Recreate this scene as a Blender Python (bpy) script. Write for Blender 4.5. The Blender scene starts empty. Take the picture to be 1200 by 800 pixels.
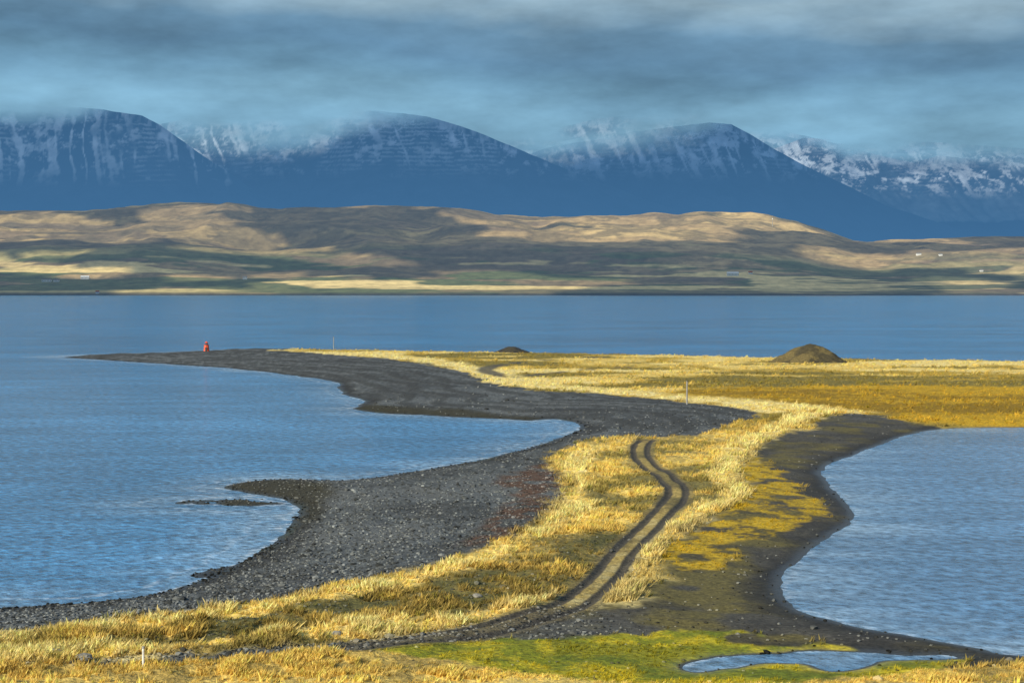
import bpy, math, numpy as np
from mathutils import Vector
rng=np.random.default_rng(7)
F=1900.0; YH=338.0; H=24.0
P=math.atan((400-YH)/F); cP,sP=math.cos(P),math.sin(P)
def unproj(x,y,z=0.0):
    x=np.asarray(x,float); y=np.asarray(y,float)
    v=400-y; u=x-600
    dy=F*cP+v*sP; dz=-F*sP+v*cP
    t=(z-H)/dz
    return u*t, dy*t
def sstep(a,b,x):
    t=np.clip((x-a)/(b-a),0,1); return t*t*(3-2*t)
def lerp(a,b,m):
    return a+(b-a)*m
# ---------- noise
def vn(x,y,seed=0):
    ix=np.floor(x).astype(np.int64); iy=np.floor(y).astype(np.int64)
    fx=x-ix; fy=y-iy
    fx=fx*fx*fx*(fx*(fx*6-15)+10); fy=fy*fy*fy*(fy*(fy*6-15)+10)
    def h(a,b):
        n=(a*374761393+b*668265263+seed*1442695)&0xffffffff
        n=((n^(n>>13))*1274126177)&0xffffffff
        n=((n^(n>>16))*2246822519)&0xffffffff
        n=n^(n>>15)
        return (n&0xffffff)/float(0xffffff)
    a=h(ix,iy);b=h(ix+1,iy);c=h(ix,iy+1);d=h(ix+1,iy+1)
    return (a+(b-a)*fx)*(1-fy)+(c+(d-c)*fx)*fy
def fbm(x,y,s,o=4,seed=0,g=0.5):
    x=x/s;y=y/s;a=1;t=0;w=0
    for i in range(o):
        t=t+a*vn(x,y,seed+i*17);w+=a;a*=g
        x,y=(x*0.8-y*0.6)*2.03+13.1,(x*0.6+y*0.8)*2.03+7.7
    return t/w
def ridged(x,y,o=4,seed=0):
    a=1;t=0;w=0
    for i in range(o):
        t=t+a*(1-np.abs(2*vn(x,y,seed+i*31)-1));w+=a;a*=.5
        x,y=x*2.03+5.3,y*2.03+9.1
    return t/w
def crom(p,closed,n=3):
    p=np.array(p,float);N=len(p);o=[]
    rngi=range(N) if closed else range(N-1)
    for i in rngi:
        if closed: a,b,c,d=p[i-1],p[i],p[(i+1)%N],p[(i+2)%N]
        else: a,b,c,d=p[max(i-1,0)],p[i],p[i+1],p[min(i+2,N-1)]
        big=max(np.hypot(*(b-a)),np.hypot(*(c-b)),np.hypot(*(d-c)))>380
        for k in range(n):
            t=k/n
            if big: o.append(b+(c-b)*t)
            else: o.append(0.5*((2*b)+(-a+c)*t+(2*a-5*b+4*c-d)*t*t+(-a+3*b-3*c+d)*t**3))
    if not closed:o.append(p[-1])
    return np.array(o)
def topts(p,closed=True,z=0.6,n=3):
    q=crom(p,closed,n); X,Y=unproj(q[:,0],q[:,1],z); return np.stack([X,Y],1)
def sdist(X,Y,pts,closed=True):
    sh=X.shape; x=X.ravel();y=Y.ravel()
    d2=np.full(x.shape,1e18); ins=np.zeros(x.shape,bool)
    N=len(pts)
    for i in range(N if closed else N-1):
        ax,ay=pts[i];bx,by=pts[(i+1)%N]
        ex,ey=bx-ax,by-ay; L=ex*ex+ey*ey+1e-12
        wx=x-ax;wy=y-ay
        t=np.clip((wx*ex+wy*ey)/L,0,1)
        dx=wx-ex*t;dy=wy-ey*t
        np.minimum(d2,dx*dx+dy*dy,out=d2)
        if closed and ay!=by:
            c=((ay>y)!=(by>y))&(x<ex*(y-ay)/(by-ay)+ax)
            ins^=c
    d=np.sqrt(d2)
    if closed:d=np.where(ins,d,-d)
    return d.reshape(sh)
# ---------- outlines (measured on plan through calibrated camera)
LAND=[(-3000,760),(-800,735),(-300,722),(0,712),(60,708),(130,703),(190,694),(240,678),(285,657),(318,634),(342,612),(352,597),(330,584),(290,577),(262,571),(300,563),(345,561),(390,563),(430,560),(480,553),(540,543),(600,530),(650,515),(681,503),(676,496),(650,491),(620,493),(590,491),(540,489),(490,486),(440,484),(415,479),(428,471),(408,463),(395,456),(400,450),(380,445),(345,440),(300,434.5),(250,430),(200,427),(150,423.5),(100,420.5),(60,418.2),(62,417),(120,415.4),(200,412.8),(240,411),(300,409),(400,410),(500,412),(600,413),(700,415),(800,417),(900,419.5),(1000,421),(1100,422.5),(1200,424),(1600,428),(3200,440),(6000,500),(6000,1500),(6000,4000),(0,9000),(-6000,4000),(-6000,1500)]
POND=[(1700,498),(1400,499),(1200,500.5),(1150,501),(1100,503),(1070,507),(1040,518),(1010,530),(985,539),(966,545),(963,555),(972,568),(986,582),(996,597),(996,608),(984,621),(960,635),(940,650),(925,668),(920,685),(922,702),(937,713),(962,722),(1000,733),(1050,742),(1100,750),(1150,760),(1200,767),(1400,775),(1700,770),(2000,640)]
POND2=[(806,781),(835,771),(880,768),(950,763),(1010,764),(1060,768),(1116,768),(1100,772),(1040,773),(1012,780),(975,784),(940,776),(890,776),(850,783),(815,786)]
ROCKA=[(196,590),(230,585),(280,583),(325,587),(345,590),(300,593),(240,593)]
ROCKB=[(225,672),(260,664),(285,662),(262,672),(235,677)]
G=[(-2500,770),(0,745),(60,736),(150,723),(250,713),(350,697),(450,678),(540,655),(600,635),(642,610),(662,585),(658,560),(640,545),(655,530),(700,515),(740,511),(790,514),(835,507),(872,497),(888,487),(865,478),(835,475),(800,472),(740,466),(690,461),(640,460),(600,454),(570,447),(545,438),(500,427),(430,419),(350,413),(298,409.5),(400,409.3),(600,412),(900,419.5),(1200,424),(1600,428),(3200,440),(3200,500),(1700,494),(1200,499),(1120,499),(1080,496),(1020,487),(975,487),(955,500),(920,510),(890,520),(870,535),(866,560),(880,585),(850,600),(815,610),(790,625),(762,650),(745,680),(722,700),(690,708),(640,712),(600,725),(540,738),(450,748),(350,757),(250,765),(150,772),(0,782),(-2500,860)]
DULL=[(60,760),(200,728),(350,708),(480,688),(580,664),(640,648),(700,630),(735,628),(715,652),(690,675),(650,697),(600,712),(480,727),(300,748),(150,764)]
OCHRE=[(690,468),(760,461),(860,456),(1000,452),(1200,454),(1600,455),(1600,500),(1200,498),(1080,495),(1010,484),(960,477),(900,474),(800,474)]
MOSS=[(872,532),(905,543),(938,567),(956,592),(936,612),(892,626),(852,640),(836,664),(802,684),(768,672),(790,640),(826,612),(884,588),(866,560)]
GREEN=[(400,768),(480,753),(560,746),(640,742),(740,738),(830,732),(885,731),(892,739),(862,745),(960,747),(1000,752),(1080,757),(1150,765),(1110,800),(1100,900),(600,900),(560,790),(470,775)]
BOTL=[(-3000,800),(0,782),(200,780),(350,768),(430,768),(520,780),(600,792),(700,797),(850,797),(960,788),(1060,778),(1130,769),(1200,766),(1600,775),(5000,800),(6000,4000),(0,9000),(-6000,4000)]
RED=[(585,560),(620,548),(648,545),(660,560),(655,590),(636,615),(600,635),(545,640),(572,615),(590,590)]
KELP=[(400,470),(440,474),(520,480),(600,486),(640,487),(600,492),(540,491),(440,487),(410,480)]
KELP2=[(190,595),(240,568),(300,560),(360,560),(385,570),(375,600),(350,615),(345,602),(300,598)]
RIB1=[(0,752),(150,732),(250,721),(350,706),(450,688),(530,668),(600,644),(655,610),(680,575),(672,548),(700,524),(745,515)]
RIB2=[(962,484),(925,497),(893,510),(868,530),(852,552),(862,575),(850,590),(812,603),(782,620),(755,645),(738,675),(715,697)]
RIB3=[(-600,800),(0,776),(150,765),(300,750),(420,740),(520,732),(600,717),(650,704)]
RIB4=[(300,410),(400,415),(480,420),(560,436),(610,450),(700,458),(800,467),(870,472),(950,480)]
TRK=[(757,516),(750,530),(757,545),(778,560),(793,576),(788,592),(768,612),(745,634),(727,652),(712,672),(692,692),(665,710),(620,725),(560,741),(480,752),(420,761)]
TRK2=[(760,419),(690,420),(625,424),(578,430),(570,436),(598,443),(650,438),(740,431),(860,430)]
# ---------- ground grid
def seg(a,b,st): return np.arange(a,b,st)
cols=np.concatenate([[-4000,-3000,-2200,-1600,-1200],seg(-900,-120,30),seg(-120,1320,1.15),seg(1320,2100,30),[2200,2600,3200,4200,5200]])
rows=np.concatenate([[20000,9000,5000,3200,2400,1900,1550,1350,1200,1100,1020,960,915,880,855,836,822,812],seg(806,404,-1.0),[403.5,402,400,396,390]])
def grid(cols,rows):
    C,R=np.meshgrid(cols,rows); X,Y=unproj(C,R,0.0); return C,R,X,Y
C,R,X,Y=grid(cols,rows)
def coarse(fn):
    ri=np.unique(np.concatenate([np.arange(0,len(rows),3),[len(rows)-1]])); ci=np.unique(np.concatenate([np.arange(0,len(cols),3),[len(cols)-1]]))
    v=fn(X[np.ix_(ri,ci)],Y[np.ix_(ri,ci)])
    t=np.empty((v.shape[0],len(cols)))
    for k in range(v.shape[0]): t[k]=np.interp(np.arange(len(cols)),ci,v[k])
    rr=np.arange(len(rows)); hi=np.clip(np.searchsorted(ri,rr,side='left'),1,len(ri)-1); lo=hi-1
    w=((rr-ri[lo])/(ri[hi]-ri[lo]))[:,None]
    return t[lo]*(1-w)+t[hi]*w
def sd(poly,closed=True,z=0.6): 
    p=topts(poly,closed,z); return coarse(lambda a,b:sdist(a,b,p,closed))
sdl=sd(LAND,z=0); sdp=-sd(POND,z=0); sdp2=-sd(POND2,z=0.0)
nz=fbm(X,Y,9,4,1)-.5; nf=fbm(X,Y,2.2,3,5)-.5; nb=fbm(X,Y,40,4,9)-.5
sra=sd(ROCKA,z=0)-1.2+nf*3.5; srb=sd(ROCKB,z=0)
shore=np.minimum(np.minimum(sdl,sdp),sdp2*1.0)
shore=np.maximum(shore,np.maximum(np.minimum(sra,1.2),srb))
amp=np.clip(Y/300,.4,1.5)
shore=shore+nz*2.2*amp+nf*.7
Z=np.where(shore>0,0.85*(1-np.exp(-np.maximum(shore,0)/9)),np.maximum(-2.0,shore*.12))
ins=sstep(1,8,shore)
bw=fbm(X,Y,30,3,21)*14
left=sstep(0,20,sdp)
Z+=ins*left*0.13*np.sin((sdl+bw*1.1)*2*math.pi/7.5)*sstep(60,30,sdl)
Z+=ins*(nb*.5+nz*.25+nf*.08)
sg=sd(G); sdull=sd(DULL); soch=sd(OCHRE); smoss=sd(MOSS); sgr=sd(GREEN); sbot=sd(BOTL); sred=sd(RED); sk=np.maximum(sd(KELP),sd(KELP2))
r1=sd(RIB1,False); r2=sd(RIB2,False); r3=sd(RIB3,False); r4=sd(RIB4,False)
tp=topts(TRK,False,.6,6); trk=sdist(X,Y,tp,False) 
trk2=sd(TRK2,False)
Z=np.where(Y<97,np.maximum(Z,Z+21.6*np.clip((97-Y)/97,0,1.0)**1.5),Z)
mg=sstep(-.8,.8,sg+nz*5*amp+nf*3)
mbot=sstep(-.4,.4,sbot+nz*3+nf*2)
tus=fbm(X,Y,1.3,3,77)
Z+=np.maximum(mg,mbot)*ins*(tus-.5)*.45*sstep(1.6,2.6,trk)
rut=np.exp(-((np.abs(trk-.0)-.95)/.33)**2)*sstep(500,250,Y)
Z-=rut*.16*ins
trkband=sstep(2.3,1.7,trk+nf*.8)
def c(*a): return np.array(a)
col=np.ones(X.shape+(3,))*c(.105,.112,.108)
def mix(m,cc):
    global col
    col=lerp(col,np.asarray(cc),np.clip(m,0,1)[...,None])
g1=fbm(X,Y,.7,3,31); g2=fbm(X,Y,14,4,33)
col=col*(0.3+1.4*g1)[...,None]
mix(sstep(.5,.7,g2)*.4,(.17,.175,.165))
mix(sstep(.48,.36,g2)*.45,(.05,.048,.042))
bandn=.5+.5*np.sin((sdl+bw*1.1)*2*math.pi/7.5+1.2)
mix(left*sstep(.55,.9,bandn)*(.15+.6*sstep(190,240,Y)),(.04,.042,.04))
mud=sstep(30,10,sdp+nz*12)
mud=np.maximum(mud,sstep(150,135,Y)*sstep(-5,20,X+nz*10))
mix(mud*.95,c(.075,.068,.052))
mix(mud*sstep(.45,.65,fbm(X,Y,6,4,44))*.65,(.17,.135,.025))
mix(mud*sstep(.5,.62,fbm(X*.6,Y,3,4,46))*.5,(.035,.033,.03))
mix(sstep(-1,1,sred+nz*5)*.85*sstep(.35,.6,fbm(X,Y,2.5,4,51)),(.11,.05,.022))
mix(sstep(4.2,.6,shore+nf*2+nz*3)*.88,(.030,.029,.025))
mix(sstep(-1.5,1.5,sk+nz*5)*.88,(.04,.034,.014))
mix(sstep(1.2,-.2,shore+nz*3)*sstep(.45,.6,fbm(X,Y,5,3,53))*left*.6,(.05,.055,.012))
straw=c(.86,.61,.155); pale=c(.96,.78,.33); brown=c(.30,.21,.055); olive=c(.15,.14,.042); och=c(.54,.32,.012)
def gm(m,a,b,n): 
    global col
    cc=lerp(a,b,np.clip(n,0,1)[...,None]); col=lerp(col,cc,np.clip(m,0,1)[...,None])
n5=fbm(X,Y,3.2,5,61,.62); n6=fbm(X,Y,25,4,63)
n8=fbm(X,Y,8,5,65,.6)
gm(mg,brown,straw,sstep(.37,.60,n5*.5+n8*.5))
mix(mg*sstep(.5,.38,n8)*sstep(260,240,Y)*.6,olive*1.2)
farp=sstep(240,300,Y)
n7=fbm(X*.35,Y,24,5,88,.6)
gm(mg*farp,c(.48,.32,.045),straw*.97,sstep(.42,.57,n6))
gm(mg*farp*sstep(.52,.58,n7),c(.15,.125,.03),c(.33,.24,.04),n5)
gm(mg*farp*sstep(.44,.38,n7),pale,straw,n5)
dm=mg*sstep(-2,3,sdull+nz*6)
gm(dm*.95,olive*.7,brown,sstep(.38,.64,n5))
mix(dm*sstep(.62,.70,n5)*.7,straw)
gm(mg*sstep(-3,3,soch+nz*8),och*.55,och*1.1,sstep(.4,.6,n7*.6+n5*.4))
for r,w in ((r1,2.0),(r2,2.6),(r3,2.4)):
    m=sstep(w*1.3,w*.4,r+nz*5+nf*3)
    gm(np.maximum(m*mg,m*.6),straw,pale,sstep(.35,.6,n5))
gm(sstep(9,3,r4+nz*8)*mg,straw,pale,sstep(.35,.6,n5))
mm=sstep(-.5,.8,smoss+nz*6+nf*3)
gm(mm*sstep(.36,.46,n5),c(.27,.18,.015),c(.54,.35,.02),sstep(.4,.6,n5))
mgr=sstep(-.4,.6,sgr+nz*5+nf*3)*sstep(.1,.6,shore)
gm(mgr,c(.22,.23,.01),c(.52,.41,.02),sstep(.36,.62,n5))
mix(mgr*sstep(.55,.66,fbm(X,Y,5,3,71))*.6,c(.09,.13,.012))
gm(mbot*sstep(.2,1,shore),brown*1.3,straw,sstep(.36,.6,n5))
rutc=sstep(.58,.34,np.abs(trk-.98)+nf*.25)
mix(trkband*.6*sstep(330,255,Y),(.17,.13,.055))
mix(rutc*.93*sstep(330,255,Y),(.06,.054,.045))
mix(sstep(3.2,1.4,np.abs(trk2-0)+nz*2)*.9,(.09,.085,.07))
mix(sstep(.5,-.2,shore)*1.0,(.03,.032,.028))
wet=sstep(2.0,.2,shore)
t2=sstep(5,2.5,trk2)
grassm=np.clip(np.maximum.reduce([mg*np.where(dm>.5,.45,1),mbot*.9,mm*.3,mgr*.25,sstep(3,1,np.minimum(r2,r1)+nz*4)]),0,1)*sstep(1,2,shore)*(1-sstep(2.1,1.6,trk)*sstep(330,255,Y))*(1-t2)
grassm=grassm*np.where(sstep(-3,3,soch)>.5,.3,1)
# ---------- mesh helpers
def mesh_np(name,V,Fc,n,cols_=None,smooth=True,mat=None,attrs=None):
    me=bpy.data.meshes.new(name); V=np.ascontiguousarray(V,dtype=np.float32); Fc=np.ascontiguousarray(Fc,dtype=np.int32)
    me.vertices.add(len(V)); me.vertices.foreach_set('co',V.ravel())
    me.loops.add(Fc.size); me.loops.foreach_set('vertex_index',Fc.ravel())
    me.polygons.add(len(Fc)); me.polygons.foreach_set('loop_start',np.arange(0,Fc.size,n,dtype=np.int32))
    try: me.polygons.foreach_set('loop_total',np.full(len(Fc),n,dtype=np.int32))
    except Exception: pass
    me.polygons.foreach_set('use_smooth',np.full(len(Fc),smooth,dtype=bool))
    me.update(calc_edges=True)
    if cols_ is not None:
        a=me.color_attributes.new('Col','FLOAT_COLOR','POINT')
        cc=np.ones((len(V),4),np.float32); cc[:,:3]=cols_; a.data.foreach_set('color',cc.ravel())
    for k,v in (attrs or {}).items():
        a=me.attributes.new(k,'FLOAT','POINT'); a.data.foreach_set('value',np.ascontiguousarray(v,dtype=np.float32).ravel())
    ob=bpy.data.objects.new(name,me); bpy.context.collection.objects.link(ob)
    if mat: me.materials.append(mat)
    return ob
def gfaces(nr,nc):
    i=np.arange(nr*nc).reshape(nr,nc)
    return np.stack([i[:-1,:-1],i[:-1,1:],i[1:,1:],i[1:,:-1]],-1).reshape(-1,4)
def gridobj(name,X,Y,Z,col=None,mat=None,attrs=None):
    V=np.stack([X,Y,Z],-1).reshape(-1,3)
    return mesh_np(name,V,gfaces(*X.shape),4,None if col is None else col.reshape(-1,3),True,mat,{k:v.ravel() for k,v in (attrs or {}).items()})
# ---------- material helpers
class NT:
    def __init__(s,name):
        s.m=bpy.data.materials.new(name); s.m.use_nodes=True; s.t=s.m.node_tree; s.t.nodes.clear(); s.out=s.n('ShaderNodeOutputMaterial')
    def n(s,t,**k):
        nd=s.t.nodes.new(t)
        for a,b in k.items(): setattr(nd,a,b)
        return nd
    def l(s,a,b): s.t.links.new(a,b)
    def math(s,op,a,b=None,cl=False):
        nd=s.n('ShaderNodeMath',operation=op,use_clamp=cl)
        for i,v in enumerate((a,b)):
            if v is None: continue
            if isinstance(v,(int,float)): nd.inputs[i].default_value=v
            else: s.l(v,nd.inputs[i])
        return nd.outputs[0]
    def noise(s,vec,scale,detail=4,rough=.55):
        nd=s.n('ShaderNodeTexNoise'); nd.inputs['Scale'].default_value=scale; nd.inputs['Detail'].default_value=detail; nd.inputs['Roughness'].default_value=rough
        if vec is not None: s.l(vec,nd.inputs['Vector'])
        return nd.outputs['Fac']
    def scalecol(s,colr,fac):
        nd=s.n('ShaderNodeVectorMath',operation='SCALE'); s.l(colr,nd.inputs[0]); s.l(fac,nd.inputs['Scale']); return nd.outputs[0]
    def mapr(s,v,a,b,c_,d):
        nd=s.n('ShaderNodeMapRange'); s.l(v,nd.inputs[0])
        for i,x in enumerate((a,b,c_,d)): nd.inputs[i+1].default_value=x
        return nd.outputs[0]
def ground_mat(name):
    m=NT(name); a=m.n('ShaderNodeAttribute',attribute_name='Col'); g=m.n('ShaderNodeNewGeometry')
    n1=m.noise(g.outputs['Position'],2.6,3,.7)
    vo=m.n('ShaderNodeTexVoronoi'); vo.inputs['Scale'].default_value=3.5; m.l(g.outputs['Position'],vo.inputs['Vector'])
    vc=m.n('ShaderNodeSeparateColor'); m.l(vo.outputs['Color'],vc.inputs[0])
    f=m.math('MULTIPLY',m.mapr(n1,.3,.7,.55,1.45),m.mapr(vc.outputs[0],0,1,.8,1.2))
    b=m.n('ShaderNodeBsdfPrincipled'); m.l(m.scalecol(a.outputs['Color'],f),b.inputs['Base Color'])
    w=m.n('ShaderNodeAttribute',attribute_name='wet')
    m.l(m.mapr(w.outputs['Fac'],0,1,.92,.35),b.inputs['Roughness']); b.inputs['Specular IOR Level'].default_value=.3
    bp=m.n('ShaderNodeBump'); bp.inputs['Distance'].default_value=.25
    ms=m.n('ShaderNodeAttribute',attribute_name='smooth'); m.l(m.mapr(ms.outputs['Fac'],0,1,.85,.3),bp.inputs['Strength'])
    m.l(n1,bp.inputs['Height']); m.l(bp.outputs[0],b.inputs['Normal'])
    m.l(b.outputs[0],m.out.inputs[0]); return m.m
gmat=ground_mat('ground_gravel_and_grass')
mudm=mud*(1-np.maximum(mg,mbot))
gridobj('ground',X,Y,Z,col,gmat,{'wet':wet,'smooth':mudm})
msk=((trk<2.1)&(Y<300)&(Y>100))
tf=gfaces(*X.shape)[(msk[:-1,:-1]&msk[1:,1:]&msk[:-1,1:]&msk[1:,:-1]).ravel()]; u,inv=np.unique(tf,return_inverse=True)
V=np.stack([X,Y,Z+.02],-1).reshape(-1,3)[u]
mesh_np('dirt_track',V,inv.reshape(-1,4),4,col.reshape(-1,3)[u],True,ground_mat('track_dirt'),{'wet':wet.ravel()[u]*0})
# ---------- water
wc=np.concatenate([[-60000,-20000,-6000,-3000,-1500],seg(-900,-60,60),seg(-60,1260,4),seg(1260,2100,60),[2600,4200,8000,20000,60000]])
wr=np.concatenate([[3000,1500,1100,900],seg(806,404,-2),seg(404,344,-2),[343.5,342.5]])
WC,WR,WX,WY=grid(wc,wr)
q=(WR>400)
def wsd(p): 
    o=np.full(WX.shape,-500.0); o[q]=sdist(WX[q],WY[q],topts(p,True,0,2)); return o
wl=wsd(LAND); wp=wsd(POND); wp2=wsd(POND2); wra=wsd(ROCKA)
shd=np.maximum(np.minimum(np.minimum(wl,-wp),-wp2),wra)
shd=shd+(fbm(WX,WY,9,4,1)-.5)*2.2*np.clip(WY/300,.5,1.5)
pond=sstep(-2,2,np.maximum(wp,wp2))
bay=sstep(680,300,WY)*(1-pond)
m=NT('sea_water'); g=m.n('ShaderNodeNewGeometry')
def att(nm): return m.n('ShaderNodeAttribute',attribute_name=nm).outputs['Fac']
mp=m.n('ShaderNodeMapping'); m.l(g.outputs['Position'],mp.inputs['Vector']); mp.inputs['Scale'].default_value=(.8,.7,1); mp.inputs['Rotation'].default_value=(0,0,.5)
w1=m.noise(mp.outputs[0],1.1,3,.6)
mp2=m.n('ShaderNodeMapping'); m.l(g.outputs['Position'],mp2.inputs['Vector']); mp2.inputs['Scale'].default_value=(.4,1,1); mp2.inputs['Rotation'].default_value=(0,0,-.2)
w2=m.noise(mp2.outputs[0],.12,3,.6); w3=m.noise(mp2.outputs[0],.02,4,.6)
sh=att('shore'); bayf=att('bay'); pf=att('pond')
cr=m.n('ShaderNodeMix',data_type='RGBA'); cr.inputs[6].default_value=(.004,.19,.42,1); cr.inputs[7].default_value=(.07,.25,.46,1); m.l(bayf,cr.inputs[0])
cr2=m.n('ShaderNodeMix',data_type='RGBA'); m.l(cr.outputs[2],cr2.inputs[6]); cr2.inputs[7].default_value=(.11,.25,.42,1); m.l(pf,cr2.inputs[0])
sc=m.n('ShaderNodeMix',data_type='RGBA'); m.l(cr2.outputs[2],sc.inputs[6]); sc.inputs[7].default_value=(.28,.40,.50,1)
m.l(m.math('MULTIPLY',m.mapr(sh,-12,0,0,1),m.mapr(w2,.35,.65,.1,.9)),sc.inputs[0])
fac=m.math('MULTIPLY',m.mapr(w2,.3,.7,.78,1.22),m.mapr(w3,.3,.7,.68,1.32)); fac=m.math('MULTIPLY',fac,m.mapr(w1,.3,.7,.4,1.6))
fo=m.n('ShaderNodeMix',data_type='RGBA'); m.l(m.scalecol(sc.outputs[2],fac),fo.inputs[6]); fo.inputs[7].default_value=(.7,.76,.8,1)
sw=m.math('SINE',m.math('ADD',m.math('MULTIPLY',sh,1.9),m.math('MULTIPLY',w2,16)))
foam=m.math('MULTIPLY',m.mapr(sw,.55,.95,0,1),m.mapr(sh,-6,-.5,0,1))
foam=m.math('MULTIPLY',foam,m.mapr(w1,.42,.6,0,.75)); foam=m.math('MULTIPLY',foam,m.math('SUBTRACT',1,pf))
m.l(foam,fo.inputs[0])
b=m.n('ShaderNodeBsdfPrincipled'); m.l(fo.outputs[2],b.inputs['Base Color']); b.inputs['Roughness'].default_value=.14; b.inputs['IOR'].default_value=1.33; b.inputs['Specular IOR Level'].default_value=.3
bp=m.n('ShaderNodeBump'); bp.inputs['Distance'].default_value=.36
m.l(m.mapr(pf,0,1,1,.6),bp.inputs['Strength'])
m.l(m.math('ADD',w1,m.math('MULTIPLY',w2,.35)),bp.inputs['Height']); m.l(bp.outputs[0],b.inputs['Normal']); m.l(b.outputs[0],m.out.inputs[0])
gridobj('sea_water',WX,WY,WX*0,None,m.m,{'shore':shd,'bay':bay,'pond':pond})
# ---------- scatter
nr,nc=X.shape
c0=int(np.searchsorted(cols,-110)); c1=int(np.searchsorted(cols,1310)); r0=14; r1i=nr-8
def sample(n,prob):
    ri=rng.uniform(r0,r1i,n); ci=rng.uniform(c0,c1,n); a=ri.astype(int); b_=ci.astype(int)
    k=rng.random(n)<prob[a,b_]; ri,ci,a,b_=ri[k],ci[k],a[k],b_[k]
    fr=(ri-a);fc=(ci-b_)
    def s(A): return A[a,b_]*(1-fr)*(1-fc)+A[a+1,b_]*fr*(1-fc)+A[a,b_+1]*(1-fr)*fc+A[a+1,b_+1]*fr*fc
    return s(X),s(Y),s(Z),col[a,b_],a,b_
prob=grassm*(.2+.8*sstep(.38,.6,n5))
gx,gy,gz,gc,ga,gb=sample(290000,prob)
N=len(gx); K=6
size=rng.uniform(.2,.52,N)*(.65+.7*sstep(.4,.65,n5[ga,gb]))*np.clip(gy/220,1,1.3)
rib=sstep(5,1.5,np.minimum(np.minimum(r1,r2),r3))[ga,gb]; size*=(1+.45*rib)
low=np.maximum(mm,mgr)[ga,gb]>.5
size*=np.where(low,.5,1)
ang=rng.uniform(0,2*math.pi,(N,K)); lean=rng.uniform(.2,.9,(N,K)); hh=size[:,None]*rng.uniform(.5,1.0,(N,K)); wd=size[:,None]*rng.uniform(.08,.17,(N,K))
off=rng.uniform(-.35,.35,(N,K,2))*size[:,None,None]
bx=gx[:,None]+off[...,0]; by=gy[:,None]+off[...,1]; bz=np.repeat((gz-.04)[:,None],K,1)
pa=rng.uniform(0,2*math.pi,(N,K)); px_,py_=np.cos(pa)*wd,np.sin(pa)*wd
Vt=np.stack([np.stack([bx-px_,by-py_,bz],-1),np.stack([bx+px_,by+py_,bz],-1),np.stack([bx+np.cos(ang)*lean*hh+hh*.25,by+np.sin(ang)*lean*hh,bz+hh],-1)],2).reshape(-1,3)
base=lerp(gc,np.ones((N,3))*c(.90,.68,.23),np.where(low,.05,np.where(dm[ga,gb]>.5,.08,.16))[:,None])
base*=rng.uniform(.65,1.35,(N,1))
base=lerp(base,base*c(.75,.92,.6),(rng.random(N)<.12)[:,None]*.7)
tc=np.repeat(base,K*3,0)*rng.uniform(.8,1.2,(N*K,1)).repeat(3,0)
tc=np.clip(tc,0,.96)
mt=NT('dry_grass'); a=mt.n('ShaderNodeAttribute',attribute_name='Col'); d=mt.n('ShaderNodeBsdfDiffuse'); tr=mt.n('ShaderNodeBsdfTranslucent'); mx=mt.n('ShaderNodeMixShader'); mx.inputs[0].default_value=.35
mt.l(a.outputs['Color'],d.inputs[0]); mt.l(a.outputs['Color'],tr.inputs[0]); mt.l(d.outputs[0],mx.inputs[1]); mt.l(tr.outputs[0],mx.inputs[2]); mt.l(mx.outputs[0],mt.out.inputs[0])
mesh_np('dry_grass',Vt,np.arange(len(Vt)).reshape(-1,3),3,tc,False,mt.m)
import bmesh
bm=bmesh.new(); bmesh.ops.create_icosphere(bm,subdivisions=1,radius=1); bm.verts.ensure_lookup_table()
iv=np.array([v.co[:] for v in bm.verts]); itf=np.array([[v.index for v in f.verts] for f in bm.faces]); bm.free()
pp=np.clip((1-np.maximum.reduce([mg,mbot,mm,mgr]))*sstep(-.3,.3,shore)*(1-.93*mudm),0,1)*sstep(420,150,Y)*.85+dm*.12+.01*mgr
sx,sy,sz,scc,sa,sb=sample(95000,np.clip(pp,0,1)); n=len(sx)
rs=rng.uniform(.06,.15,n)*np.where(rng.random(n)<.03,2.0,1)*np.clip(sy/200,1,1.4)
vv=iv[None]*rng.uniform(.7,1.25,(n,len(iv),1))*np.stack([rs*rng.uniform(.8,1.5,n),rs*rng.uniform(.8,1.3,n),rs*rng.uniform(.5,.8,n)],-1)[:,None]
th=rng.uniform(0,6.28,n)[:,None]; vx=vv[...,0]*np.cos(th)-vv[...,1]*np.sin(th); vy=vv[...,0]*np.sin(th)+vv[...,1]*np.cos(th)
Vp=np.stack([vx+sx[:,None],vy+sy[:,None],vv[...,2]+(sz+rs*.2)[:,None]],-1).reshape(-1,3)
Fp=(itf[None]+(np.arange(n)*len(iv))[:,None,None]).reshape(-1,3)
pc=lerp(scc,np.ones((n,3))*c(.155,.162,.155),.55)*(.3+1.7*rng.random((n,1))**1.6); wq=wet[sa,sb][:,None]; pc*=1-.7*wq
mp_=NT('beach_pebbles'); a=mp_.n('ShaderNodeAttribute',attribute_name='Col'); d=mp_.n('ShaderNodeBsdfDiffuse'); g_=mp_.n('ShaderNodeNewGeometry')
mp_.l(mp_.scalecol(a.outputs['Color'],mp_.mapr(mp_.noise(g_.outputs['Position'],12,2),.3,.7,.8,1.2)),d.inputs[0]); mp_.l(d.outputs[0],mp_.out.inputs[0])
mesh_np('beach_pebbles',Vp,Fp,3,pc.repeat(len(iv),0),False,mp_.m)
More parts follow.
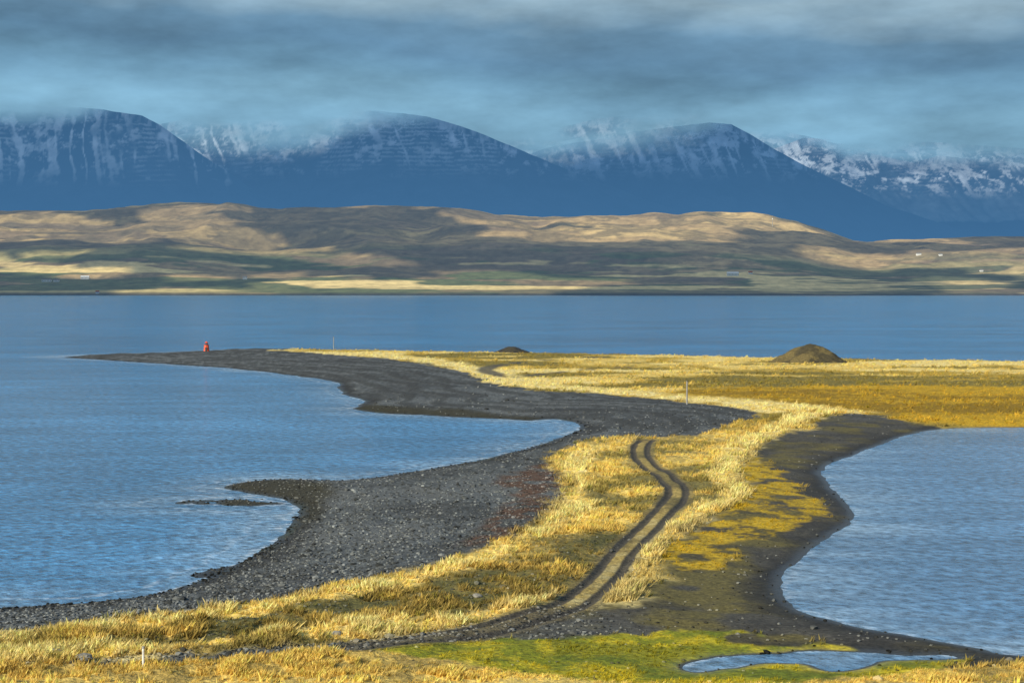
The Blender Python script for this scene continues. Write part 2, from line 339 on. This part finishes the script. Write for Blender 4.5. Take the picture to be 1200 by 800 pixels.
def simple(name,colr,rough=.8,sc=3,var=.25):
    m=NT(name); g=m.n('ShaderNodeNewGeometry'); b=m.n('ShaderNodeBsdfPrincipled'); rgb=m.n('ShaderNodeRGB'); rgb.outputs[0].default_value=(*colr,1)
    m.l(m.scalecol(rgb.outputs[0],m.mapr(m.noise(g.outputs['Position'],sc,3),.3,.7,1-var,1+var)),b.inputs['Base Color']); b.inputs['Roughness'].default_value=rough; m.l(b.outputs[0],m.out.inputs[0]); return m.m
def gz_at(x,y):
    k=np.argmin((X-x)**2+(Y-y)**2); return Z.ravel()[k]
bmat=simple('lichen_stone',(.22,.21,.18),.9,4,.4)
for (bxp,byp,sz_) in [(62,771,.5),(98,775,.4),(30,764,.35),(560,700,.25),(395,745,.25)]:
    x,y=[float(v) for v in unproj(bxp,byp,.7)]
    bm=bmesh.new(); bmesh.ops.create_icosphere(bm,subdivisions=3,radius=1)
    for v in bm.verts:
        k=float(fbm(np.array([v.co.x*1.3+bxp]),np.array([v.co.y*1.3+v.co.z*2]),1.0,3,9)[0]); v.co*=(.6+.8*k); v.co.x*=sz_*1.4; v.co.y*=sz_; v.co.z*=sz_*.8
    me=bpy.data.meshes.new('boulder'); bm.to_mesh(me); bm.free(); me.materials.append(bmat); o=bpy.data.objects.new('boulder',me); o.location=(x,y,gz_at(x,y)+sz_*.3); bpy.context.collection.objects.link(o)
# ---------- mounds
def mound(name,pxc,ybase,wpx,hpx,ca,cb,seed):
    cx,cy=unproj(pxc,ybase); s=cy/F; Rr=wpx/2*s; Hh=hpx*s
    n=90; a=np.linspace(-1.25,1.25,n); A,B=np.meshgrid(a,a)
    r=np.sqrt((A+.12*B)**2+B**2)
    nn=fbm(A+seed,B,.35,4,seed)-.5
    z=Hh*1.06*np.clip(1-r+nn*.2,0,1)**1.05*(1-.16*np.exp(-(r/.2)**2)); z=np.where(r>1.1,-.4,z+.3)
    z+= (fbm(A,B,.06,3,seed+4)-.5)*.5*(r<1)
    XX=cx+A*Rr; YY=cy+B*Rr*.8
    m_=sstep(.42,.6,fbm(A,B,.3,4,seed+9)+.15*(1-r))[...,None]
    gridobj(name,XX,YY,z,np.ones(A.shape+(3,))*c(*ca)*(1-m_)+c(*cb)*m_,gmat,{'wet':A*0})
mound('gravel_mound',949,427,98,26,(.07,.058,.03),(.15,.115,.045),3)
mound('gravel_mound',600,415,48,9,(.04,.038,.034),(.055,.05,.035),8)
# ---------- posts, beacon
from mathutils import Matrix
def part(name,bmf,mat,parent,smooth=False):
    me=bpy.data.meshes.new(name); bm=bmesh.new(); bmf(bm); bmesh.ops.recalc_face_normals(bm,faces=bm.faces); bm.to_mesh(me); bm.free()
    o=bpy.data.objects.new(name,me); bpy.context.collection.objects.link(o); me.materials.append(mat); o.parent=parent; return o
def cone(bm,r1_,r2_,z0,z1,seg=16,x=0,y=0):
    bmesh.ops.create_cone(bm,cap_ends=True,segments=seg,radius1=r1_,radius2=r2_,depth=z1-z0,matrix=Matrix.Translation((x,y,(z0+z1)/2)))
def box(bm,x0,x1,y0,y1,z0,z1):
    bmesh.ops.create_cube(bm,size=1,matrix=Matrix.Translation(((x0+x1)/2,(y0+y1)/2,(z0+z1)/2))@Matrix.Diagonal((x1-x0,y1-y0,z1-z0,1)))
def empty(name,loc,rz=0):
    e=bpy.data.objects.new(name,None); e.location=loc; e.rotation_euler=(0,0,rz); bpy.context.collection.objects.link(e); return e
wood=simple('weathered_wood',(.30,.29,.27)); white=simple('white_paint',(.75,.75,.72),.6); orange=simple('orange_paint',(.80,.10,.03),.5); dark=simple('dark_metal',(.05,.05,.05),.5); red=simple('red_roof',(.35,.06,.04),.6); greyr=simple('grey_roof',(.2,.21,.22),.6); glass=simple('lantern_glass',(.08,.1,.12),.1)
def post(pxx,pyy,hpx,r,mat,band=None):
    x,y=unproj(pxx,pyy,.7); x,y=float(x),float(y); h=hpx*y/F; e=empty('marker_post',(x,y,gz_at(x,y)-.05))
    part('pole',lambda bm:cone(bm,r,r*.8,0,h,10),mat,e)
    part('cap',lambda bm:cone(bm,r*1.25,r*.9,h+.002,h+.12,10),band or dark,e)
post(805,474,28,.17,wood); post(168,783,27,.08,white,wood); post(391,410,16,.17,wood)
bxx,byy=[float(v) for v in unproj(242,412,.4)]; e=empty('harbour_beacon',(bxx,byy,.5))
part('tower',lambda bm:cone(bm,1.15,.85,0,2.4,8),orange,e); part('plinth',lambda bm:cone(bm,1.4,1.35,-.5,-.003,8),greyr,e); part('gallery',lambda bm:cone(bm,1.05,1.05,2.403,2.52,16),orange,e); part('lantern',lambda bm:cone(bm,.55,.55,2.523,3.2,8),glass,e); part('lantern_roof',lambda bm:cone(bm,.75,.05,3.203,3.8,8),orange,e); part('door',lambda bm:box(bm,-.3,.3,-1.16,-1.06,0.02,1.6),dark,e)
# ---------- far hills
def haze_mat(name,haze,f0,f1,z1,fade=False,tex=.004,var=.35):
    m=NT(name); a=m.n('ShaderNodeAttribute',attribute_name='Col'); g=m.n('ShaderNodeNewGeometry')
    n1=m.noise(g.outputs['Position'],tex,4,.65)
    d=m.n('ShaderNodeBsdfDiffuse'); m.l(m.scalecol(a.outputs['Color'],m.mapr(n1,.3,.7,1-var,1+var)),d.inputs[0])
    em=m.n('ShaderNodeEmission'); em.inputs[0].default_value=(*haze,1)  # distance haze put into the surface as a blue glow
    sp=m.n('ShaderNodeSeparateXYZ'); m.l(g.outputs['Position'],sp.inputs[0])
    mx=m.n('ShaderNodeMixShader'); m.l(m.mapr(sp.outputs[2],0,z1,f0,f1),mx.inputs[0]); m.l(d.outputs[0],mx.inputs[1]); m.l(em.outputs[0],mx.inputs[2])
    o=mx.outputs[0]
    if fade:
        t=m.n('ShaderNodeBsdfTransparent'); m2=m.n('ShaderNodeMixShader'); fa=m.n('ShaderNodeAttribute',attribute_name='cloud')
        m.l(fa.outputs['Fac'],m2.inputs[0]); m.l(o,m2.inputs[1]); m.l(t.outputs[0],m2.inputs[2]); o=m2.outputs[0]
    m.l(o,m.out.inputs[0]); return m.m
def fan(cp,dist):
    CP,DD=np.meshgrid(cp,dist); return CP,(CP-600)/F*DD,DD
hc=np.concatenate([seg(-2500,-60,40),seg(-60,1260,1.6),seg(1260,3700,40)])
t=np.concatenate([np.linspace(0,1,200),np.linspace(1.02,1.25,12)])
CP,HX,HY=fan(hc,5650+t*2500); T=np.repeat(t[:,None],len(hc),1)
cx_=[-2500,-600,0,100,180,250,330,400,440,500,560,640,720,800,880,930,960,1000,1060,1120,1200,1700,3700]
cy_=[270,250,246,244,237,241,251,248,245,250,250,256,255,258,263,269,276,286,285,281,276,265,280]
crest=H+(338-np.interp(CP,cx_,cy_)+2)/F*8150
pr=np.interp(T,[0,.01,.06,.25,.34,.40,.5,.58,.66,.78,.88,1,1.25],[-.02,.02,.06,.22,.36,.42,.48,.62,.66,.72,.90,1,.85])
n1=fbm(HX,HY,1300,4,101)-.5; n2=ridged(HX/900+n1*2,HY/1100,3,103)-.5; n3=fbm(HX*.6,HY,220,5,107)-.5
env=sstep(.02,.5,T)
HZ=crest*pr+env*(n1*150+n2*60*(1-.6*sstep(.9,1,T))+n3*42)
HZ=np.where(T>.97,np.minimum(HZ,crest+n3*12),HZ)
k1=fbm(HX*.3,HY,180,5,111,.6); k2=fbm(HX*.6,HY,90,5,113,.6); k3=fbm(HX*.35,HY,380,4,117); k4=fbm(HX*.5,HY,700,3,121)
hcol=np.ones(HX.shape+(3,))*c(.46,.32,.15)
def hm(m,cc):
    global hcol
    hcol=lerp(hcol,np.asarray(cc),np.clip(m,0,1)[...,None])
hm(sstep(.48,.54,k3)*.7,(.18,.135,.09)); hm(sstep(.5,.60,k1)*.8,(.68,.48,.20)); hm(sstep(.5,.58,k2)*.6,(.14,.115,.065)); hm(sstep(.53,.59,k4)*.45,(.11,.095,.065))  # cover tones; the dark patches stand in for cloud shadow, painted into the colour
hm(sstep(.44,.30,T)*sstep(.46,.53,k1)*.85,(.085,.125,.05)); hm(sstep(.40,.2,T)*sstep(.53,.58,fbm(HX*.2,HY,110,4,119))*.9,(.85,.64,.27))
hm(sstep(.10,.0,T)*.5,(.14,.15,.06)); hm(sstep(.016,.006,T),(.03,.03,.03))
hm(sstep(850,1200,CP)*.3,(.14,.11,.11))
gridobj('far_hills',HX,HY,HZ,hcol,haze_mat('hill_cover_shade_haze',(.15,.26,.41),.22,.30,400,tex=.02))
def hill_at(pxx,pyy):
    k=int(np.argmin(np.abs(hc-pxx))); ys=YH-(HZ[:,k]-H)/HY[:,k]*F
    j=int(np.argmin(np.abs(ys[:195]-pyy))); return float(HX[j,k]),float(HY[j,k]),float(HZ[j,k])
def farm(pxx,pyy,L,W,hh,roof,rz=.1):
    x,y,z=hill_at(pxx,pyy); e=empty('farmhouse',(x,y,z-1),rz)
    part('walls',lambda bm:box(bm,-L/2,L/2,-W/2,W/2,-4,hh),white,e)
    def rf(bm):
        a=[bm.verts.new(v) for v in ((-L/2-.5,-W/2-.5,hh+.01),(L/2+.5,-W/2-.5,hh+.01),(L/2+.5,W/2+.5,hh+.01),(-L/2-.5,W/2+.5,hh+.01),(-L/2-.5,0,hh+W*.38),(L/2+.5,0,hh+W*.38))]
        for q_ in ((0,1,5,4),(2,3,4,5),(0,4,3),(1,2,5),(3,2,1,0)): bm.faces.new([a[i_] for i_ in q_])
    part('roof',rf,roof,e)
    def wn_(bm):
        k=max(3,int(L/5))
        for i_ in range(k): xx=-L/2+(i_+.5)*L/k; box(bm,xx-.7,xx+.7,-W/2-.06,-W/2-.01,hh*.35,hh*.75)
    part('windows',wn_,dark,e)
for a_ in [(55,330,34,12,8,greyr),(66,330,20,12,7,greyr),(100,327,30,14,8,white),(288,327,16,12,9,greyr),(115,343,12,9,5,red),(858,323,44,14,10,white),(880,321,14,10,7,red),(1076,299,20,10,6,greyr),(1102,299,14,10,5,greyr),(1150,318,12,10,5,greyr)]: farm(*a_)
x,y,z=hill_at(905,266); e=empty('radio_mast',(x,y,z-2)); part('mast',lambda bm:cone(bm,2.2,1.0,0,46,6),wood,e); part('antenna',lambda bm:cone(bm,2.6,2.6,36,40,8),white,e)
# ---------- mountains
def mountain(name,prof,D0,D1,seed,ysnow,cloud,cw,gs=1.0,snowamt=0,ledge=1.):
    xs=[p[0] for p in prof]; ys=[p[1] for p in prof]
    lo,hi=min(xs),max(xs); a=max(lo,-80);b_=min(hi,1280)
    cp=seg(a,b_,1.3)
    if lo<a: cp=np.concatenate([seg(lo,a,30),cp])
    if hi>b_: cp=np.concatenate([cp,seg(b_,hi,30)])
    t=np.concatenate([np.linspace(0,1,230),np.linspace(1.03,1.5,14)])
    CP,MX,MY=fan(cp,D0+t*(D1-D0)); T=np.repeat(t[:,None],len(cp),1)
    ridge=H+(YH-np.interp(CP,xs,ys))/F*D1
    w=fbm(MX,MY,900,4,seed)-.5
    sl=np.interp(T,[0,.3,.55,.8,.93,1,1.1,1.5],[0,.16,.38,.68,.90,1,1.0,.5])
    gul=ridged(MX/(420*gs)+w*1.6+(MY/2600),MY/3000+w,4,seed+3)
    MZ=ridge*sl-gul*150*np.sin(np.pi*np.clip(T,0,1))**.8*sstep(0,400,ridge)+60*w*np.clip(T*(1.2-T),0,1)
    n3=fbm(MX,MY,130,4,seed+8)-.5
    MZ+=n3*24*sstep(1.0,.9,T)
    MZ=np.where(T>=.985,ridge+(n3*10),MZ)
    snow0=(YH-ysnow)/F*D1
    per=34.; wob=fbm(MX,MY,700,3,seed+12)*2.2
    ph=MZ/per+wob; st=ph-np.floor(ph)
    led=sstep(.6,.85,st+(fbm(MX,MY,50,4,seed+20)-.5)*1.1)*sstep(.42,.58,fbm(MX,MY*.5,260,4,seed+21))
    gg=sstep(.68,.84,ridged(MX/(70*gs)+w*3+MZ/200,MZ/900,2,seed+40)+(fbm(MX,MZ,45,4,seed+22)-.5)*.5)*sstep(.36,.56,fbm(MX,MZ,330,3,seed+25))
    mot=fbm(MX,MZ*1.5,110,6,seed+50,.72)
    alt=(MZ-snow0)/330.
    s=np.clip(alt*1.6,0,1)*np.maximum(led*.55*ledge,gg*.95)
    s=np.maximum(s,sstep(.54,.68,mot+alt*.08+snowamt-.05)*sstep(-.1,.6,alt)*.75)
    s=np.clip(s,0,1)
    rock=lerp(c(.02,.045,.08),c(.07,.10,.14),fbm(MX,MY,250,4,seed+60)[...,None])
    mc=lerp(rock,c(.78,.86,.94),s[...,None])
    cyv=np.interp(CP,[p[0] for p in cloud],[p[1] for p in cloud]); cz=(YH-cyv)/F*D1; cwz=cw/F*D1
    cn=fbm(MX*.5,MZ*1.3,420,5,seed+70)-.5
    cl=sstep(-cwz,cwz,MZ-cz+cn*cwz*2.2)
    gridobj(name,MX,MY,MZ,mc,haze_mat(name+'_rock_snow_haze',(.058,.178,.362),.93,.60,1350,fade=True,tex=.008),{'cloud':cl})
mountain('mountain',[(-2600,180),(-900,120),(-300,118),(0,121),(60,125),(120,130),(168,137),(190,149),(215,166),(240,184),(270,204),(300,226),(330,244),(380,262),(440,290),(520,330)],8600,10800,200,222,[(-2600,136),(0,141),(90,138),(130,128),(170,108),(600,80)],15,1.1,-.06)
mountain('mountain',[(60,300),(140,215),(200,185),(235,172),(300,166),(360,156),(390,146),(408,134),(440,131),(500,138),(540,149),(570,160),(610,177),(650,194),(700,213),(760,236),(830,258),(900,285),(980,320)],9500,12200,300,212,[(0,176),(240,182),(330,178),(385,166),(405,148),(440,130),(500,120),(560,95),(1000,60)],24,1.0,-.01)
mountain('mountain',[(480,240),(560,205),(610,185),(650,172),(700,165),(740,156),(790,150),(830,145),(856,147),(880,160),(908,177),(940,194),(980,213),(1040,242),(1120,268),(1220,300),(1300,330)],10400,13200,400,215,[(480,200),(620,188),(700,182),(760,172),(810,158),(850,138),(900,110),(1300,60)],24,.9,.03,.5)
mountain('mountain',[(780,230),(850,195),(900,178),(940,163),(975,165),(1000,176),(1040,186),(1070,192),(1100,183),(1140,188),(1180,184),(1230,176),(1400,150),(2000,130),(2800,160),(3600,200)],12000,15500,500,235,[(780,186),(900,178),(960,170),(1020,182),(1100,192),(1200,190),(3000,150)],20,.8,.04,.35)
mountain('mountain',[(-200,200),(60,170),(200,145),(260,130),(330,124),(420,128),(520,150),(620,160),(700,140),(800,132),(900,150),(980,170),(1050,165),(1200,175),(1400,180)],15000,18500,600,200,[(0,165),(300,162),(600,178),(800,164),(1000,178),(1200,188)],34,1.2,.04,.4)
# ---------- unseen cloud sheet, added above the frame to shadow hills and mountains
dx=np.arange(-11000,7000,60.); dy=np.arange(1500,11800,60.); DX,DY=np.meshgrid(dx,dy)
cn=fbm(DX,DY*1.3,1100,5,901,.58)
thr=np.interp(DY,[1500,2400,4300,5300,6000,12000],[.62,.53,.51,.43,.1,.0])
keep=cn>thr
DZ=2230+fbm(DX,DY,900,4,905)*260+(DY-6000)*0.01
fk=gfaces(*DX.shape); kk=keep.ravel()[fk].all(1); fk=fk[kk]; u,inv=np.unique(fk,return_inverse=True)
m=NT('shadow_cloud'); d=m.n('ShaderNodeBsdfDiffuse'); tr=m.n('ShaderNodeBsdfTranslucent'); mx=m.n('ShaderNodeMixShader'); g=m.n('ShaderNodeNewGeometry')
rg=m.n('ShaderNodeRGB'); rg.outputs[0].default_value=(.8,.84,.88,1); cc_=m.scalecol(rg.outputs[0],m.mapr(m.noise(g.outputs['Position'],.001,3),.3,.7,.85,1.1)); m.l(cc_,d.inputs[0]); m.l(cc_,tr.inputs[0]); mx.inputs[0].default_value=.5
m.l(d.outputs[0],mx.inputs[1]); m.l(tr.outputs[0],mx.inputs[2]); m.l(mx.outputs[0],m.out.inputs[0])
mesh_np('shadow_cloud_sheet',np.stack([DX,DY,DZ],-1).reshape(-1,3)[u],inv.reshape(-1,4),4,None,True,m.m)
# ---------- sun, world
S=Vector((-.66,-.75,0)).normalized(); el=math.radians(27); S=Vector((S.x*math.cos(el),S.y*math.cos(el),math.sin(el)))
L=bpy.data.lights.new('sun','SUN'); L.energy=5.0; L.angle=math.radians(.5); L.color=(1,.92,.74)
so=bpy.data.objects.new('sun',L); so.rotation_euler=(-S).to_track_quat('-Z','Y').to_euler(); bpy.context.collection.objects.link(so)
W=bpy.data.worlds.new('World'); bpy.context.scene.world=W; W.use_nodes=True; W.name='sky'
class WN(NT):
    def __init__(s): s.t=W.node_tree; s.t.nodes.clear(); s.out=s.n('ShaderNodeOutputWorld')
w=WN(); tcn=w.n('ShaderNodeTexCoord'); sky=w.n('ShaderNodeTexSky',sky_type='NISHITA'); sky.sun_disc=False; sky.sun_elevation=el; sky.sun_rotation=math.atan2(S.x,S.y)%(2*math.pi)
sep=w.n('ShaderNodeSeparateXYZ'); w.l(tcn.outputs['Generated'],sep.inputs[0]); zc=sep.outputs[2]
mpn=w.n('ShaderNodeMapping'); w.l(tcn.outputs['Generated'],mpn.inputs[0]); mpn.inputs['Scale'].default_value=(2.4,2.4,9)
na=w.noise(mpn.outputs[0],1.7,4,.55); mpn2=w.n('ShaderNodeMapping'); w.l(tcn.outputs['Generated'],mpn2.inputs[0]); mpn2.inputs['Scale'].default_value=(6,6,18); mpn2.inputs['Location'].default_value=(3,1,7)
nb2=w.noise(mpn2.outputs[0],1.6,5,.6)
zz=w.math('ADD',zc,w.math('MULTIPLY',w.math('SUBTRACT',na,.5),.08))
# the cloud brightens gently towards the right (east)
zz=w.math('ADD',zz,w.math('MULTIPLY',sep.outputs[0],.035))
rp=w.n('ShaderNodeValToRGB'); w.l(w.mapr(zz,0,.4,0,1),rp.inputs[0]); r=rp.color_ramp
stops=[(0,(.15,.31,.48)),(.2,(.19,.38,.54)),(.265,(.21,.41,.565)),(.315,(.165,.335,.485)),(.35,(.125,.255,.39)),(.395,(.14,.27,.40)),(.445,(.29,.43,.53)),(.55,(.13,.29,.48)),(1,(.07,.28,.60))]
r.elements[0].position=0; r.elements[0].color=(*stops[0][1],1); r.elements[1].position=1; r.elements[1].color=(*stops[-1][1],1)
for p_,cc in stops[1:-1]:
    e_=r.elements.new(p_); e_.color=(*cc,1)
ccol=w.scalecol(rp.outputs[0],w.mapr(nb2,.3,.7,7.2,12.6))
mk=w.math('MULTIPLY',w.mapr(zc,.22,.45,0,1),w.mapr(na,.4,.6,1,.35))
mxn=w.n('ShaderNodeMix',data_type='RGBA'); w.l(mk,mxn.inputs[0]); w.l(ccol,mxn.inputs[6]); w.l(sky.outputs[0],mxn.inputs[7])
bg=w.n('ShaderNodeBackground'); bg.inputs[1].default_value=.1; w.l(mxn.outputs[2],bg.inputs[0]); w.l(bg.outputs[0],w.out.inputs[0])
# ---------- camera
cam=bpy.data.cameras.new('camera'); cam.sensor_width=36; cam.lens=36*F/1200; cam.clip_start=.5; cam.clip_end=80000
co=bpy.data.objects.new('camera',cam); co.location=(0,0,H); co.rotation_euler=(math.pi/2-P,0,0); bpy.context.collection.objects.link(co)
sc_=bpy.context.scene; sc_.camera=co; sc_.view_settings.view_transform='Standard'; sc_.view_settings.look='None'; sc_.view_settings.exposure=0
print('tufts',N,'pebbles',n)
